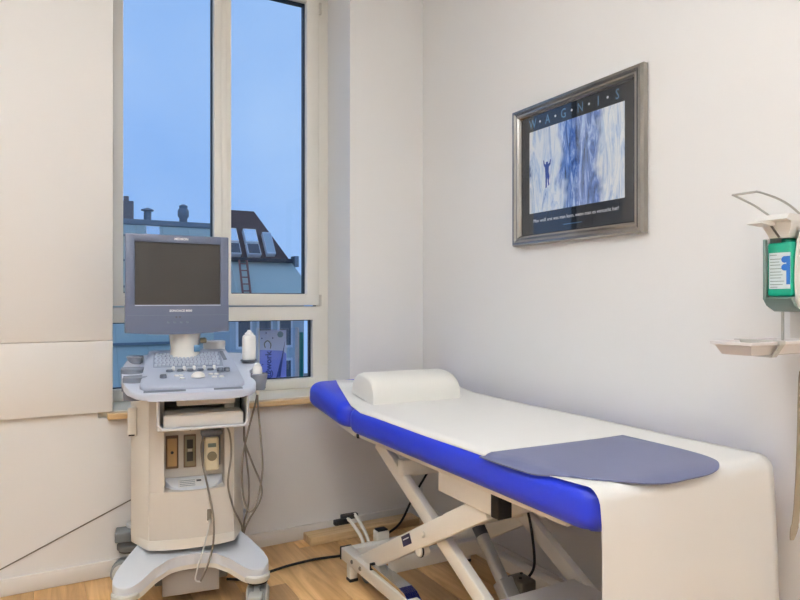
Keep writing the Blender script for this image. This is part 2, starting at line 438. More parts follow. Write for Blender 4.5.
for k in range(5):
    s = .30 + .15 * k
    p = roof_pt(0, s); box('snow_rail', -6, 3.9, p[1] - .06, p[1] + .02, p[2] + .01, p[2] + .06, 'zinc', b1)
def skylight(x, s, w, h, parent, pt, m='sky_glass'):
    a, b = pt(x, s), pt(x, s + h)
    n = Vector((0, -(b[2] - a[2]), b[1] - a[1])).normalized()
    vs_ = [Vector(pt(x, s)), Vector(pt(x + w, s)), Vector(pt(x + w, s + h)), Vector(pt(x, s + h))]
    o = raw('skylight', [v + n * .10 for v in vs_] + [v - n * .02 for v in vs_], [(0, 1, 2, 3), (7, 6, 5, 4), (0, 4, 5, 1), (1, 5, 6, 2), (2, 6, 7, 3), (3, 7, 4, 0)], 'white_trim', parent)
    e = .06; c = sum(vs_, Vector()) / 4
    raw('pane', [c + (v - c) * .88 + n * .104 for v in vs_] + [c + (v - c) * .88 + n * .09 for v in vs_], [(0, 1, 2, 3), (7, 6, 5, 4), (0, 4, 5, 1), (1, 5, 6, 2), (2, 6, 7, 3), (3, 7, 4, 0)], m, o)
skylight(2.27, .86, .33, .10, b1, roof_pt, 'sky_mirror')
ch = box('chimney_stack', 1.72, 2.03, 17.0, 17.5, 2.9, 3.65, 'chimney', b1, .02)
tube('chimney_pot', [(1.88, 17.2, 3.6), (1.88, 17.2, 3.78)], .06, 'chimney', ch, 10, False)
ch = tube('flue', [(2.36, 17.1, 3.05), (2.36, 17.1, 3.42)], .09, 'zinc', b1, 10, False)
lathe('flue_cap', [(.15, 0), (.15, .03), (.02, .08)], (2.36, 17.1, 3.44), 'zinc', ch, 12)
ch = lathe('vent_pipe', [(.10, 0), (.10, .3), (.14, .36), (.14, .5), (.10, .56), (.11, .62), (.04, .66)], (3.22, 17.1, 3.0), 'zinc', b1, 14)

# dark mansard house to the right
b2 = thing('mansard_house', (4.2, 12, -6), 'house with dark steep tiled roof and two skylights seen through the window', 'building')
def man_pt(x, s): return (x, 11.8 + s * .95, 1.72 + s * 1.28)
def hipx(s): return 4.39 - .62 * s
box('facade_wall', 3.1, 4.55, 12.0, 13.3, -6, 1.15, 'facade', b2)
def slab(name, s0, s1, m):
    f = [man_pt(3.1, s0), man_pt(hipx(s0), s0), man_pt(hipx(s1), s1), man_pt(3.1, s1)]
    g = [(p[0], 13.3, p[2]) for p in f]
    return raw(name, f + g, [(0, 1, 2, 3), (7, 6, 5, 4), (0, 4, 5, 1), (1, 5, 6, 2), (2, 6, 7, 3), (3, 7, 4, 0)], m, b2)
slab('roof', .20, 1.0, 'tile_dark'); slab('lower_roof', -.45, .19, 'roof_grey')
p = man_pt(0, .19); box('gutter', 3.1, hipx(.19), p[1] - .14, p[1] + .02, p[2] - .03, p[2] + .05, 'outer_frame', b2, .02)
p = man_pt(0, .15); box('vent_block', 4.33, 4.41, p[1] - .03, p[1] + .2, p[2] - .05, p[2] + .16, 'zinc', b2)
for x, w in ((3.08, .22), (3.43, .25)):
    skylight(x, .43, w, .21, b2, man_pt, 'sky_mirror')
    skylight(x, .24, w, .17, b2, man_pt, 'sky_glass')
skylight(3.80, .26, .17, .34, b2, man_pt, 'facade')
for z in (-.6, .30):
    for x in (3.2, 3.6, 4.0):
        w = box('window_surround', x, x + .30, 11.95, 12.02, z, z + .7, 'white_trim', b2)
        box('pane', x + .04, x + .26, 11.94, 11.96, z + .05, z + .65, 'sky_glass', w)
ld = thing('roof_ladder', (3.3, 11.5, .9), 'red brown ladder leaning below the dark tiled roof', 'ladder')
for x in (3.2, 3.34): tube('rail', [(x, 11.45, 1.2), (x, 11.75, 1.95)], .02, 'ladder_red', ld, 6, False)
for k in range(6):
    f = k / 6 + .08; tube('rung', [(3.2, 11.45 + .3 * f, 1.2 + .75 * f), (3.34, 11.45 + .3 * f, 1.2 + .75 * f)], .013, 'ladder_red', ld, 6, False)
struct(box('ground', -30, 40, 3.6, 60, -6.3, -6, 'chimney'))

# leaflets in a clear holder on the outer ledge
h = thing('leaflet_holder', (1.2, 3.60, .755), 'clear acrylic leaflet holder standing behind the low window pane', 'leaflet holder')
box('back_plate', 1.085, 1.325, 3.632, 3.636, .757, 1.055, 'acrylic', h)
for x in (1.085, 1.321): box('side_rail', x, x + .007, 3.58, 3.636, .757, 1.06, 'white_trim', h)
box('foot', 1.085, 1.328, 3.575, 3.64, .755, .762, 'acrylic', h)
lf = thing('leaflet', (1.18, 3.61, .762), 'pale blue leaflet with violet lower half standing in the clear holder', 'leaflet')
box('sheet', 1.098, 1.262, 3.615, 3.618, .762, 1.045, 'leaflet_pale', lf)
raw('violet_field', [(1.098, 3.6145, .762), (1.262, 3.6145, .762), (1.262, 3.6145, .905), (1.24, 3.6145, .925), (1.098, 3.6145, .935)], [(0, 1, 2, 3, 4)], 'leaflet_violet', lf)
MX = Matrix.Translation((1.155, 3.6135, .845)) @ Matrix.Rotation(math.pi / 2, 4, 'X') @ Matrix.Rotation(math.pi / 2, 4, 'Z')
text_mesh('lettering', '@work', .05, MX, 'figure_blue', lf, bold=True)
lathe('round_emblem', [(.018, 0), (.018, .0008)], (1.225, 3.6138, 1.02), 'print_blue', lf, 20, AY)
tube('printed_loop', [(1.135, 3.614, .945), (1.13, 3.614, .97), (1.15, 3.614, .985), (1.168, 3.614, .965), (1.165, 3.614, .94)], .003, 'knob_grey', lf, 6)
for dx, dz in ((1.115, 1.0), (1.14, 1.03), (1.18, 1.0), (1.12, .85)):
    lathe('printed_dot', [(.004, 0), (.004, .0006)], (dx, 3.614, dz), 'figure_blue', lf, 10, AY)
raw('shadow_wedge', [(1.20, 3.6135, .77), (1.225, 3.6135, .775), (1.255, 3.6135, .99), (1.235, 3.6135, .90)], [(0, 1, 2, 3)], 'figure_blue', lf)  # shadow shape drawn on the leaflet in flat dark blue
box('display_strip', 1.345, 1.362, 3.60, 3.63, .755, 1.03, 'teal_plastic', None, .003)
tag(D.objects['display_strip'], 'narrow teal strip standing upright beside the leaflet holder', 'display strip')

# ================================================================== EXAMINATION COUCH
bed = thing('examination_couch', (1.465, 1.9, 0), 'height adjustable examination couch with royal blue padding on white scissor frame', 'couch')
X0, X1, Y0, Y1, ZU, ZT = 1.112, 1.802, 1.068, 2.470, .668, .780
def cushion(name, x0, x1, y0, y1, z0, z1, r, parent, M=None, gather=()):
    nx, ny = 18, 40
    bm = bmesh.new()
    add_box(bm, x0, x1, y0, y1, z0, z1)
    bmesh.ops.subdivide_edges(bm, edges=bm.edges, cuts=1)
    vert = [e for e in bm.edges if abs(e.verts[0].co.z - e.verts[1].co.z) > 1e-4 and
            min(abs(e.verts[0].co.x - x0), abs(e.verts[0].co.x - x1)) < 1e-5 and min(abs(e.verts[0].co.y - y0), abs(e.verts[0].co.y - y1)) < 1e-5]
    bmesh.ops.bevel(bm, geom=vert, offset=.085, segments=8, profile=.5, affect='EDGES')
    hor = [e for e in bm.edges if abs(e.verts[0].co.z - e.verts[1].co.z) < 1e-5 and (abs(e.verts[0].co.z - z0) < 1e-5 or abs(e.verts[0].co.z - z1) < 1e-5)
           and len(e.link_faces) == 2 and e.calc_face_angle() > .5]
    bmesh.ops.bevel(bm, geom=hor, offset=r, segments=5, profile=.5, affect='EDGES')
    bmesh.ops.triangulate(bm, faces=bm.faces)
    bmesh.ops.subdivide_edges(bm, edges=[e for e in bm.edges if e.calc_length() > .05], cuts=1)
    for (gx, gy) in gather:                       # gathered vinyl folds round a lower corner
        for v in bm.verts:
            d = math.hypot(v.co.x - gx, v.co.y - gy); hz = (z1 - v.co.z) / (z1 - z0)
            if d < .12 and hz > .45:
                a = math.atan2(v.co.y - gy, v.co.x - gx)
                k = math.sin(a * 16 + v.co.x * 90) * .0035 * (hz - .45) / .55 * (1 - d / .12)
                v.co.x += k * (1 if gx < 1.4 else -1); v.co.y += k; v.co.z += k
    if M: bm.transform(M)
    return from_bm(name, bm, 'blue_vinyl', parent, True, 60)
cushion('seat_cushion', X0, X1, Y0, Y1, ZU, ZT, .042, bed, None, ((X0 + .03, Y0 + .03), (X1 - .03, Y0 + .03)))
HT = math.radians(7)
HM = Matrix.Translation((0, 2.475, ZU)) @ Matrix.Rotation(HT, 4, 'X') @ Matrix.Translation((0, -2.475, -ZU))
cushion('head_cushion', X0, X1, 2.477, 2.935, ZU, ZT, .042, bed, HM)
# upper frame
uf = ring_bm = bmesh.new()
for x in (1.168, 1.735): add_box(ring_bm, x, x + .04, 1.22, 2.46, .644, .672, .003)
for y in (1.22, 1.75, 2.42): add_box(ring_bm, 1.208, 1.735, y, y + .04, .644, .672, .003)
from_bm('upper_frame', ring_bm, 'white_steel', bed, True, 50)
bm = bmesh.new()
for x in (1.16, 1.735): add_box(bm, x, x + .03, 2.46, 2.85, .645, .67, .003)
add_box(bm, 1.19, 1.735, 2.82, 2.85, .645, .67, .003); bm.transform(HM)
from_bm('head_frame', bm, 'white_steel', bed, True, 50)
for x in (1.165, 1.75): tube('head_hinge', [(x, 2.447, .650), (x + .03, 2.447, .650)], .011, 'black_plastic', bed, 10, False)
# scissors
for x in (1.240, 1.630):
    beam('scissor_leg', (x, 2.39, .630), (x, 1.30, .072), .032, .058, 'white_steel', bed, .004)
for x in (1.205, 1.665):
    beam('scissor_leg', (x, 2.47, .098), (x, 1.60, .583), .032, .072, 'white_steel', bed, .004)
for x in (1.187, 1.683):
    s_ = 1 if x < 1.4 else -1
    lathe('pivot_bolt', [(.012, -.004), (.012, .003), (.008, .006)], (x, 1.955, .390), 'white_steel', bed, 14, Matrix.Rotation(-s_ * math.pi / 2, 3, 'Y'))
rl = lathe('pivot_roller', [(.02, 0), (.024, .004), (.024, .034), (.02, .038)], (1.190, 1.995, .318), 'white_steel', bed, 16, AX)
lathe('roller_ring', [(.026, 0), (.026, .006)], (1.196, 1.995, .318), 'black_plastic', rl, 16, AX)
tube('scissor_cross_tube', [(1.22, 1.935, .405), (1.665, 1.935, .405)], .016, 'white_steel', bed, 12, False)
box('upper_cross_beam', 1.22, 1.66, 2.16, 2.20, .535, .60, 'white_steel', bed, .004)
box('lower_cross_beam', 1.22, 1.66, 2.24, 2.28, .135, .20, 'white_steel', bed, .004)
box('upper_cross_beam', 1.254, 1.616, 1.55, 1.60, .56, .62, 'white_steel', bed, .004)
# near drive box under the cushion with black cap
dbx = box('drive_rail', 1.178, 1.225, 1.548, 1.84, .575, .646, 'white_steel', bed, .003)
box('end_cap', 1.176, 1.227, 1.510, 1.548, .572, .648, 'black_plastic', dbx, .003)
sk = raw('maker_sticker', [(1.1885, 2.098, .2965), (1.1885, 2.035, .3316), (1.1885, 2.053, .364), (1.1885, 2.116, .329)], [(0, 1, 2, 3)], 'sticker', bed)
beam('sticker_line', (1.1882, 2.10, .322), (1.1882, 2.058, .3454), .0006, .004, 'white_print', sk, 0)
# base
for x in (1.165, 1.715): box('base_rail', x, x + .05, 1.16, 2.615, .075, .128, 'white_steel', bed, .004)
for y in (1.16, 2.565): box('base_cross_rail', 1.215, 1.715, y, y + .05, .075, .128, 'white_steel', bed, .004)
for x in (1.163, 1.713): box('rail_plug', x - .001, x + .053, 2.615, 2.622, .073, .130, 'black_plastic', bed, .002)
for (x, y) in ((1.172, 2.535), (1.722, 2.465), (1.172, 1.2), (1.722, 1.2)):
    f = box('foot', x, x + .036, y, y + .036, .012, .078, 'white_steel', bed, .003)
    box('foot_pad', x - .002, x + .038, y - .002, y + .038, 0, .012, 'black_plastic', f, .002)
for (x, y) in ((1.235, 2.50), (1.235, 1.28), (1.68, 1.28), (1.68, 2.50)):
    c = lathe('caster', [(.012, -.012), (.032, -.012), (.036, -.008), (.036, .008), (.032, .012), (.012, .012)], (x, y, .036), 'caster_grey', bed, 20, AX)
    beam('caster_fork', (x + .018, y, .036), (x + .018, y, .078), .006, .03, 'dark_zinc', c, .001)
for y in (2.50, 2.42):
    lathe('rail_bolt', [(.009, 0), (.009, .004), (.005, .007)], (1.166, y, .103), 'dark_zinc', bed, 12, Matrix.Rotation(-math.pi / 2, 3, 'Y'))
# levers with black grips at the head end
for k, (bx, by, gx) in enumerate(((1.275, 2.60, 0), (1.31, 2.62, .03))):
    lv = tube('pedal_lever', [(bx, by, .10), (bx - .005, by + .03, .15), (bx - .03 + gx * .3, by + .08, .205), (bx - .035 + gx * .3, by + .11, .212 + .01 * k)], .008, 'white_steel', bed, 8)
    box('pedal_grip', bx - .10 + gx * .3, bx - .018 + gx * .3, by + .10, by + .13, .190 + .012 * k, .214 + .012 * k, 'black_plastic', lv, .005)
pb = box('pedal_block', 1.34, 1.40, 2.60, 2.65, .115, .165, 'white_steel', bed, .004)
box('block_cap', 1.345, 1.395, 2.605, 2.645, .165, .172, 'black_plastic', pb, .002)
# chrome foot bar beside the near rail
prof = [(2.33, .150), (2.10, .146), (2.06, .140), (1.98, .095), (1.90, .040), (1.86, .035)]
bm = bmesh.new(); top = []; 
for y, z in prof: top.append([bm.verts.new((1.17, y, z)), bm.verts.new((1.225, y, z)), bm.verts.new((1.225, y, z - .012)), bm.verts.new((1.17, y, z - .012))])
for a, b in zip(top, top[1:]):
    for k in range(4): bm.faces.new((a[k], a[(k + 1) % 4], b[(k + 1) % 4], b[k]))
bm.faces.new(top[0]); bm.faces.new(top[-1][::-1])
from_bm('foot_bar', bm, 'chrome', bed)
box('bar_end_cap', 1.168, 1.227, 2.33, 2.34, .12, .155, 'black_plastic', bed, .002)
box('base_cover', 1.262, 1.628, 1.26, 1.66, .10, .255, 'white_steel', bed, .006)
# actuator
A0, A1 = Vector((1.45, 2.045, .425)), Vector((1.45, 1.79, .165))
d = (A1 - A0).normalized()
act = tube('actuator', [A0 + d * .05, A1], .024, 'aluminium', bed, 18, False)
tube('piston_rod', [A0 - d * .06, A0 + d * .05], .010, 'chrome', act, 12, False)
tube('collar', [A0 + d * .045, A0 + d * .06], .0265, 'dark_zinc', act, 18, False)
tube('label_band', [A0 + d * .085, A0 + d * .125], .0246, 'dark_cavity', act, 18, False)
beam('motor_housing', A1 - d * .07, A1 + d * .03, .06, .055, 'aluminium', act, .006)
box('gear_box', 1.475, 1.545, 1.765, 1.85, .15, .225, 'dark_zinc', act, .008)
for q in ((1.50, 1.80), (1.53, 1.83)):
    lathe('screw', [(.006, 0), (.006, .004)], (q[0], q[1], .225), 'black_plastic', act, 10)
tube('couch_cable', [(1.62, 2.0, .66), (1.62, 1.95, .5), (1.61, 1.88, .40), (1.60, 1.84, .25), (1.56, 1.83, .2)], .005, 'cable_black', bed, 8)

def droop(x):
    d = min(max(0, X0 + .042 - x), .040)
    return .042 - math.sqrt(.042 ** 2 - d * d)
# paper sheet along the couch, hanging over the foot end
def paper():
    prof = []
    top = ZT + .0025
    def hd(y, z):
        v = HM @ Vector((0, y, z)); return (v.y, v.z)
    prof += [hd(2.83, top + .010), hd(2.78, top + .002), hd(2.7, top), hd(2.6, top), hd(2.5, top)]
    prof += [(2.445, top + .001)] + [(2.43 - .1 * k, top) for k in range(1, 14)]
    r = .042
    for k in range(0, 7):
        a = math.pi / 2 * k / 6
        prof.append((Y0 + .038 - r * math.sin(a), ZT - .04 + r * math.cos(a) + .0015))
    yb = prof[-1][0]
    for k in range(1, 15): prof.append((yb - .0016 * k, ZT - .04 - .036 * k))
    nx = 30; xa, xb = 1.122, 1.792
    bm = bmesh.new(); rows = []
    for i, (y, z) in enumerate(prof):
        row = []
        for k in range(nx + 1):
            u = (k / 8 * .065) if k < 8 else .065 + .935 * (k - 8) / (nx - 8); xn = xa + max(0, y - 2.40) / .42 * .115; x = xn + (xb - xn) * u
            dz = dy = 0
            j = i - (len(prof) - 14)
            if j >= 0:
                dy = -.004 * abs(math.sin(u * 9 + j * .06)) * min(1, j / 6) - .002
                x += -.026 * (1 - u) * min(1, j / 13) + (.002 * math.sin(j * .5) if u < .05 or u > .95 else 0)
            if i < 5 and u < .3: dz = .008 * (1 - u / .3) ** 2 * (1 - i / 5); x += -.008 * (1 - u / .3) * (1 - i / 5)
            if i == 5: dz += .001
            if j < 0 and i > 4: dz -= droop(x) * min(1, max(0, (y - Y0 - .09) / .25))
            row.append(bm.verts.new((x, y + dy, z + dz + .0008 * math.sin(u * 21 + i))))
        rows.append(row)
    for a, b in zip(rows, rows[1:]):
        for k in range(nx): bm.faces.new((a[k], a[k + 1], b[k + 1], b[k]))
    o = from_bm('couch_paper', bm, 'paper', None, True, 80)
    md = o.modifiers.new('thickness', 'SOLIDIFY'); md.thickness = .0008; md.offset = 1
    tag(o, 'long white paper sheet covering the couch and hanging over its foot end', 'paper sheet')
paper()
# bolster pillow
def pillow():
    bm = bmesh.new(); sec = []
    n = 18
    for k in range(n + 1):
        a = math.pi * k / n
        sec.append((-.115 * math.cos(a) * (abs(math.cos(a)) ** -.25 if abs(math.cos(a)) > .05 else 1), .108 * math.sin(a) ** .75))
    xs = [1.215, 1.222, 1.24, 1.42, 1.61, 1.633, 1.640]; sc = [.86, .95, 1, 1.01, 1, .95, .86]
    rows = []
    for x, s in zip(xs, sc): rows.append([bm.verts.new((x, p[0] * (.97 + .03 * s), max(0, p[1] * s))) for p in sec])
    for a, b in zip(rows, rows[1:]):
        for k in range(n): bm.faces.new((a[k], a[k + 1], b[k + 1], b[k]))
        bm.faces.new((a[n], a[0], b[0], b[n]))
    bm.faces.new(rows[0]); bm.faces.new(rows[-1][::-1])
    bm.transform(Matrix.Translation((0, 2.545, ZT + .0195)) @ Matrix.Rotation(HT, 4, 'X') @ Matrix.Rotation(math.radians(-2), 4, 'Z'))
    o = from_bm('bolster_pillow', bm, 'pillow_vinyl', None, True, 45)
    tag(o, 'white half round bolster pillow on the paper at the head of the couch', 'pillow')
    return o
pil = pillow()
# navy mat
def mat_sheet():
    out = []; cx, cy = 1.366, 1.478; hw = .266; ln = .430
    for k in range(0, 41):
        a = math.pi * k / 40
        ex = .85 if math.cos(a) > 0 else .42            # rounder along the near side
        sx = math.copysign(abs(math.cos(a)) ** ex, math.cos(a)); sy = math.sin(a) ** (.62 if math.cos(a) > 0 else .42)
        out.append((-hw * sx, -ln * sy))
    bm = bmesh.new()
    def place(x, y, dz):
        ang = math.radians(-5); X = cx + x; Y = cy + x * math.tan(ang) * (1 + y / ln) + y
        z = ZT + .0045
        z -= droop(X) * .55
        if Y < Y0 + .03: z -= ((Y0 + .03 - Y) / .05) ** 2 * .012
        return (X, Y, z + dz)
    rows = []
    n = len(out)
    for f in (1, .985, .97, .95, .92, .88, .75, .5, .25): rows.append([bm.verts.new(place(x * f, y * f - (1 - f) * .1, .0035)) for x, y in out])
    for a, b in zip(rows, rows[1:]):
        for k in range(n): bm.faces.new((a[k], a[(k + 1) % n], b[(k + 1) % n], b[k]))
    bm.faces.new(rows[-1])
    low = [bm.verts.new(place(x, y, 0)) for x, y in out]
    for k in range(n): bm.faces.new((low[k], low[(k + 1) % n], rows[0][(k + 1) % n], rows[0][k]))
    bm.faces.new(low[::-1])
    o = from_bm('foot_mat', bm, 'navy_vinyl', None, True, 50)
    tag(o, 'dark navy half round vinyl mat lying at the foot end of the couch', 'mat')
mat_sheet()

# wood plank on the floor and cords
o = box('loose_plank', 1.172, 1.80, 3.0, 3.10, 0, .04, 'pine', None, .002)
tag(o, 'light wooden plank lying on the floor along the baseboard', 'plank')
o = tube('power_cord', [(.70, 2.76, .03), (.78, 2.775, .008), (.88, 2.795, .006), (1.0, 2.822, .006), (1.13, 2.83, .006), (1.25, 2.81, .006), (1.36, 2.81, .006), (1.46, 2.86, .006),
        (1.56, 2.92, .02), (1.66, 2.96, .05), (1.75, 2.985, .16), (1.83, 3.0, .25), (1.885, 3.02, .30)], .006, 'cable_black', None, 8)
tag(o, 'black power cord running over the floor and up behind the couch', 'cord')
o = tube('wall_wire', [(-.36, 3.103, .016), (-.14, 3.1165, .111), (.357, 3.1165, .322), (.46, 3.10, .366)], .0028, 'cable_grey', None, 6, False)
tag(o, 'thin grey wire running slantwise along the wall behind the ultrasound machine', 'wire')

# ================================================================== PICTURE
PY0, PY1, PZ0, PZ1 = 1.572, 2.290, 1.459, 2.065
pic = thing('framed_poster', (RX, (PY0 + PY1) / 2, PZ0), 'framed ice climbing poster in a broad silver frame on the wall', 'picture')
bm = bmesh.new()
FW = .047
sec = [(0, 0), (.022, 0), (.034, .006), (.034, .016), (.028, .026), (.030, .034), (.024, .042), (.014, FW), (0, FW)]   # (out of wall, inward)
cor = [(PY0, PZ0, 1, 1), (PY1, PZ0, -1, 1), (PY1, PZ1, -1, -1), (PY0, PZ1, 1, -1)]
rows = [[bm.verts.new((RX - .004 - a, cy + b * sy, cz + b * sz)) for a, b in sec] for cy, cz, sy, sz in cor]
for i in range(4):
    a, b = rows[i], rows[(i + 1) % 4]
    for k in range(len(sec) - 1): bm.faces.new((a[k], a[k + 1], b[k + 1], b[k]))
from_bm('frame', bm, 'silver_frame', pic, True, 25)
box('back_board', RX - .014, RX - .004, PY0 + .01, PY1 - .01, PZ0 + .01, PZ1 - .01, 'black_plastic', pic)
pm = box('poster_sheet', RX - .0155, RX - .0145, PY0 + FW - .002, PY1 - FW + .002, PZ0 + FW - .002, PZ1 - FW + .002, 'mat_black', pic)
art = box('photo_print', RX - .0160, RX - .0154, 1.666, 2.193, 1.597, 1.953, 'ice_print', pic)
def wallM(y, z, x=RX - .0162): return Matrix.Translation((x, y, z)) @ Matrix(((0, 0, -1, 0), (-1, 0, 0, 0), (0, 1, 0, 0), (0, 0, 0, 1)))
for k, c in enumerate('WAGNIS'):
    y = 2.172 - k * (2.172 - 1.700) / 5
    text_mesh('title_letter', c, .055, wallM(y, 1.985), 'print_blue', pic, xs=.8)
    if k < 5: text_mesh('title_dot', '\u00b7', .06, wallM(y - .047, 1.985), 'white_print', pic, bold=True)
text_mesh('caption', 'Man weiß erst was man kann, wenn man es versucht hat!', .0205, wallM(1.93, 1.562), 'white_print', pic)
box('credit_line', RX - .0164, RX - .0156, 1.88, 1.985, 1.529, 1.532, 'print_blue', pic)
# climber: flat print
cl = [(0, .062), (.008, .058), (.009, .048), (.018, .052), (.024, .068), (.030, .066), (.026, .044), (.014, .034), (.013, .01), (.020, -.012), (.014, -.032), (.018, -.05),
      (.010, -.054), (.006, -.03), (.002, -.012), (0, -.06), (-.010, -.064), (-.010, -.01), (-.014, .034), (-.024, .048), (-.026, .070), (-.020, .071), (-.016, .053), (-.008, .048), (-.007, .058)]
raw('climber_figure', [(RX - .0164, 2.082 - p[0] * .85, 1.752 + p[1] * .9) for p in cl], [tuple(range(len(cl)))], 'figure_blue', pic)
box('cover_glass', RX - .0195, RX - .0180, PY0 + FW - .004, PY1 - FW + .004, PZ0 + FW - .004, PZ1 - FW + .004, 'picture_glass', pic)

# ================================================================== SOAP DISPENSER on the right wall
YC = 1.022
dp = thing('soap_dispenser', (RX, YC, 1.19), 'white wall dispenser with long steel elbow lever', 'dispenser')
box('wall_plate', RX - .012, RX, YC - .05, YC + .05, 1.10, 1.42, 'dispenser_white', dp, .004)
for y in (YC - .044, YC + .038):           # side cheeks of the housing
    poly = [(1.757, 1.215), (1.78, 1.188), (RX - .012, 1.188), (RX - .012, 1.43), (1.79, 1.43), (1.775, 1.405), (1.758, 1.36), (1.750, 1.28)]
    bm = bmesh.new(); add_prism(bm, chaikin(poly, 2), lambda a, b: (a, y, b), lambda a, b: (a, y + .006, b)); from_bm('side_cheek', bm, 'dispenser_white', dp, True, 40)
poly = [(1.735, 1.225), (1.752, 1.205), (1.79, 1.188), (1.88, 1.188), (1.88, 1.194), (1.795, 1.195), (1.760, 1.211), (1.745, 1.228), (1.752, 1.375), (1.746, 1.375)]
bm = bmesh.new(); add_prism(bm, poly[:8], lambda a, b: (a, YC - .038, b), lambda a, b: (a, YC + .038, b)); from_bm('bottle_cradle', bm, 'holder_smoke', dp, True, 30)
box('cradle_post', 1.735, 1.7465, YC + .030, YC + .038, 1.22, 1.386, 'holder_smoke', dp, .002)
# pump head: lip forward, funnel down to the bottle neck
sec = [(1.388, 1.745, .026), (1.395, 1.744, .028), (1.412, 1.738, .036), (1.428, 1.728, .043), (1.434, 1.705, .044), (1.449, 1.722, .043)]
bm = bmesh.new(); rows = []
for z, x, w in sec: rows.append([bm.verts.new(p) for p in ((x, YC - w, z), (1.83, YC - w * .9, z), (1.83, YC + w * .9, z), (x, YC + w, z))])
for a_, b_ in zip(rows, rows[1:]):
    for k in range(4): bm.faces.new((a_[k], a_[(k + 1) % 4], b_[(k + 1) % 4], b_[k]))
bm.faces.new(rows[0]); bm.faces.new(rows[-1])
from_bm('pump_head', bm, 'dispenser_white', dp, True, 30)
sp = [(1.665, 1.424), (1.73, 1.419), (1.73, 1.434), (1.69, 1.431), (1.666, 1.428)]
bm = bmesh.new(); add_prism(bm, sp, lambda a, b: (a, YC + .000, b), lambda a, b: (a, YC + .040, b)); from_bm('spout', bm, 'dispenser_white', dp, True, 30)
tube('pump_tube', [(1.722, YC + .012, 1.428), (1.730, YC + .004, 1.410), (1.738, YC - .006, 1.388)], .003, 'dark_zinc', dp, 6)
tube('elbow_lever', [(1.81, YC - .041, 1.425), (1.778, YC - .039, 1.448), (1.735, YC - .037, 1.469), (1.686, YC - .034, 1.484), (1.63, YC - .031, 1.494), (1.604, YC - .029, 1.497), (1.600, YC - .022, 1.497), (1.600, YC + .03, 1.497),
      (1.604, YC + .036, 1.497), (1.64, YC + .037, 1.490), (1.70, YC + .038, 1.476), (1.75, YC + .039, 1.460), (1.783, YC + .040, 1.448)], .0030, 'aluminium', dp, 8)
tube('lever_arm', [(1.80, YC - .048, 1.435), (1.788, YC - .050, 1.42), (1.780, YC - .050, 1.40)], .005, 'black_plastic', dp, 8)
bt = thing('soap_bottle', (1.78, YC, 1.215), 'green soap bottle with white and blue label inside the wall dispenser', 'bottle')
BX = 1.748
box('bottle_body', BX, BX + .10, YC - .035, YC + .035, 1.229, 1.376, 'soap_green', bt, .008, 3)
tube('neck', [(BX + .045, YC, 1.372), (BX + .045, YC, 1.3875)], .018, 'soap_green', bt, 16, False)
lb = box('paper_label', BX - .0012, BX + .0004, YC - .030, YC + .027, 1.250, 1.348, 'label_white', bt)
def lbx(name, ya, yb, za, zb, m): box(name, BX - .0018, BX - .0011, ya, yb, za, zb, m, lb)
lbx('label_band', YC - .030, YC - .020, 1.262, 1.338, 'label_blue')
for z in (1.329, 1.308): lathe('label_disc', [(.009, 0), (.009, .0008)], (BX - .0024, YC - .016, z), 'label_blue', lb, 18, AX)
for k, z in enumerate((1.341, 1.330, 1.322, 1.314, 1.304, 1.295, 1.287, 1.279, 1.270, 1.261, 1.254)):
    ln_ = (.018, .03, .025, .028, .034, .03, .034, .03, .038, .034, .02)[k]
    lbx('print_line', YC + .024 - ln_, YC + .024, z, z + .0016, 'holder_smoke')
# drip tray
YC = 1.03
tr = thing('drip_tray', (1.68, YC, 1.075), 'white plastic drip tray on a steel bracket below the soap dispenser', 'tray')
def loop(x0, x1, y0, y1, z): return [(x0, y0, z), (x1, y0, z), (x1, y1, z), (x0, y1, z)]
L4 = [loop(1.548, 1.84, .972, 1.088, 1.112), loop(1.548, 1.84, .972, 1.088, 1.105), loop(1.556, 1.832, .98, 1.08, 1.103), loop(1.572, 1.822, .99, 1.07, 1.078),
      loop(1.576, 1.818, .994, 1.066, 1.082), loop(1.566, 1.826, .987, 1.073, 1.106), loop(1.560, 1.828, .984, 1.076, 1.112)]
bm = bmesh.new(); rw = [[bm.verts.new(p) for p in q] for q in L4]
for a, b in zip(rw, rw[1:] + rw[:1]):
    if a is rw[3]: continue
    for k in range(4): bm.faces.new((a[k], a[(k + 1) % 4], b[(k + 1) % 4], b[k]))
bm.faces.new(rw[3]); bm.faces.new(rw[4])
from_bm('tray_body', bm, 'tray_white', tr, False)
bk = box('tray_bracket', 1.655, 1.682, .966, 1.092, 1.103, 1.115, 'aluminium', tr, .002)
raw('bracket_strap', [(1.66, .970, 1.105), (1.68, .970, 1.105), (1.672, .987, 1.074), (1.652, .987, 1.074), (1.66, .967, 1.105), (1.68, .967, 1.105), (1.672, .984, 1.072), (1.652, .984, 1.072)],
    [(0, 1, 2, 3), (7, 6, 5, 4), (0, 4, 5, 1), (1, 5, 6, 2), (2, 6, 7, 3), (3, 7, 4, 0)], 'aluminium', tr)
box('bracket_foot', 1.652, 1.672, .984, 1.076, 1.071, 1.0765, 'aluminium', tr)
box('hanger_bar', 1.783, 1.790, YC + .002, YC + .008, 1.105, 1.1875, 'aluminium', tr, .001)
box('wall_arm', 1.675, RX, YC - .004, YC + .004, 1.0705, 1.0775, 'aluminium', tr, .001)
raw('drain_mark', [(1.60, 1.05, 1.0825), (1.64, 1.05, 1.0825), (1.64, 1.06, 1.0825), (1.60, 1.06, 1.0825)], [(0, 1, 2, 3)], 'holder_smoke', tr)
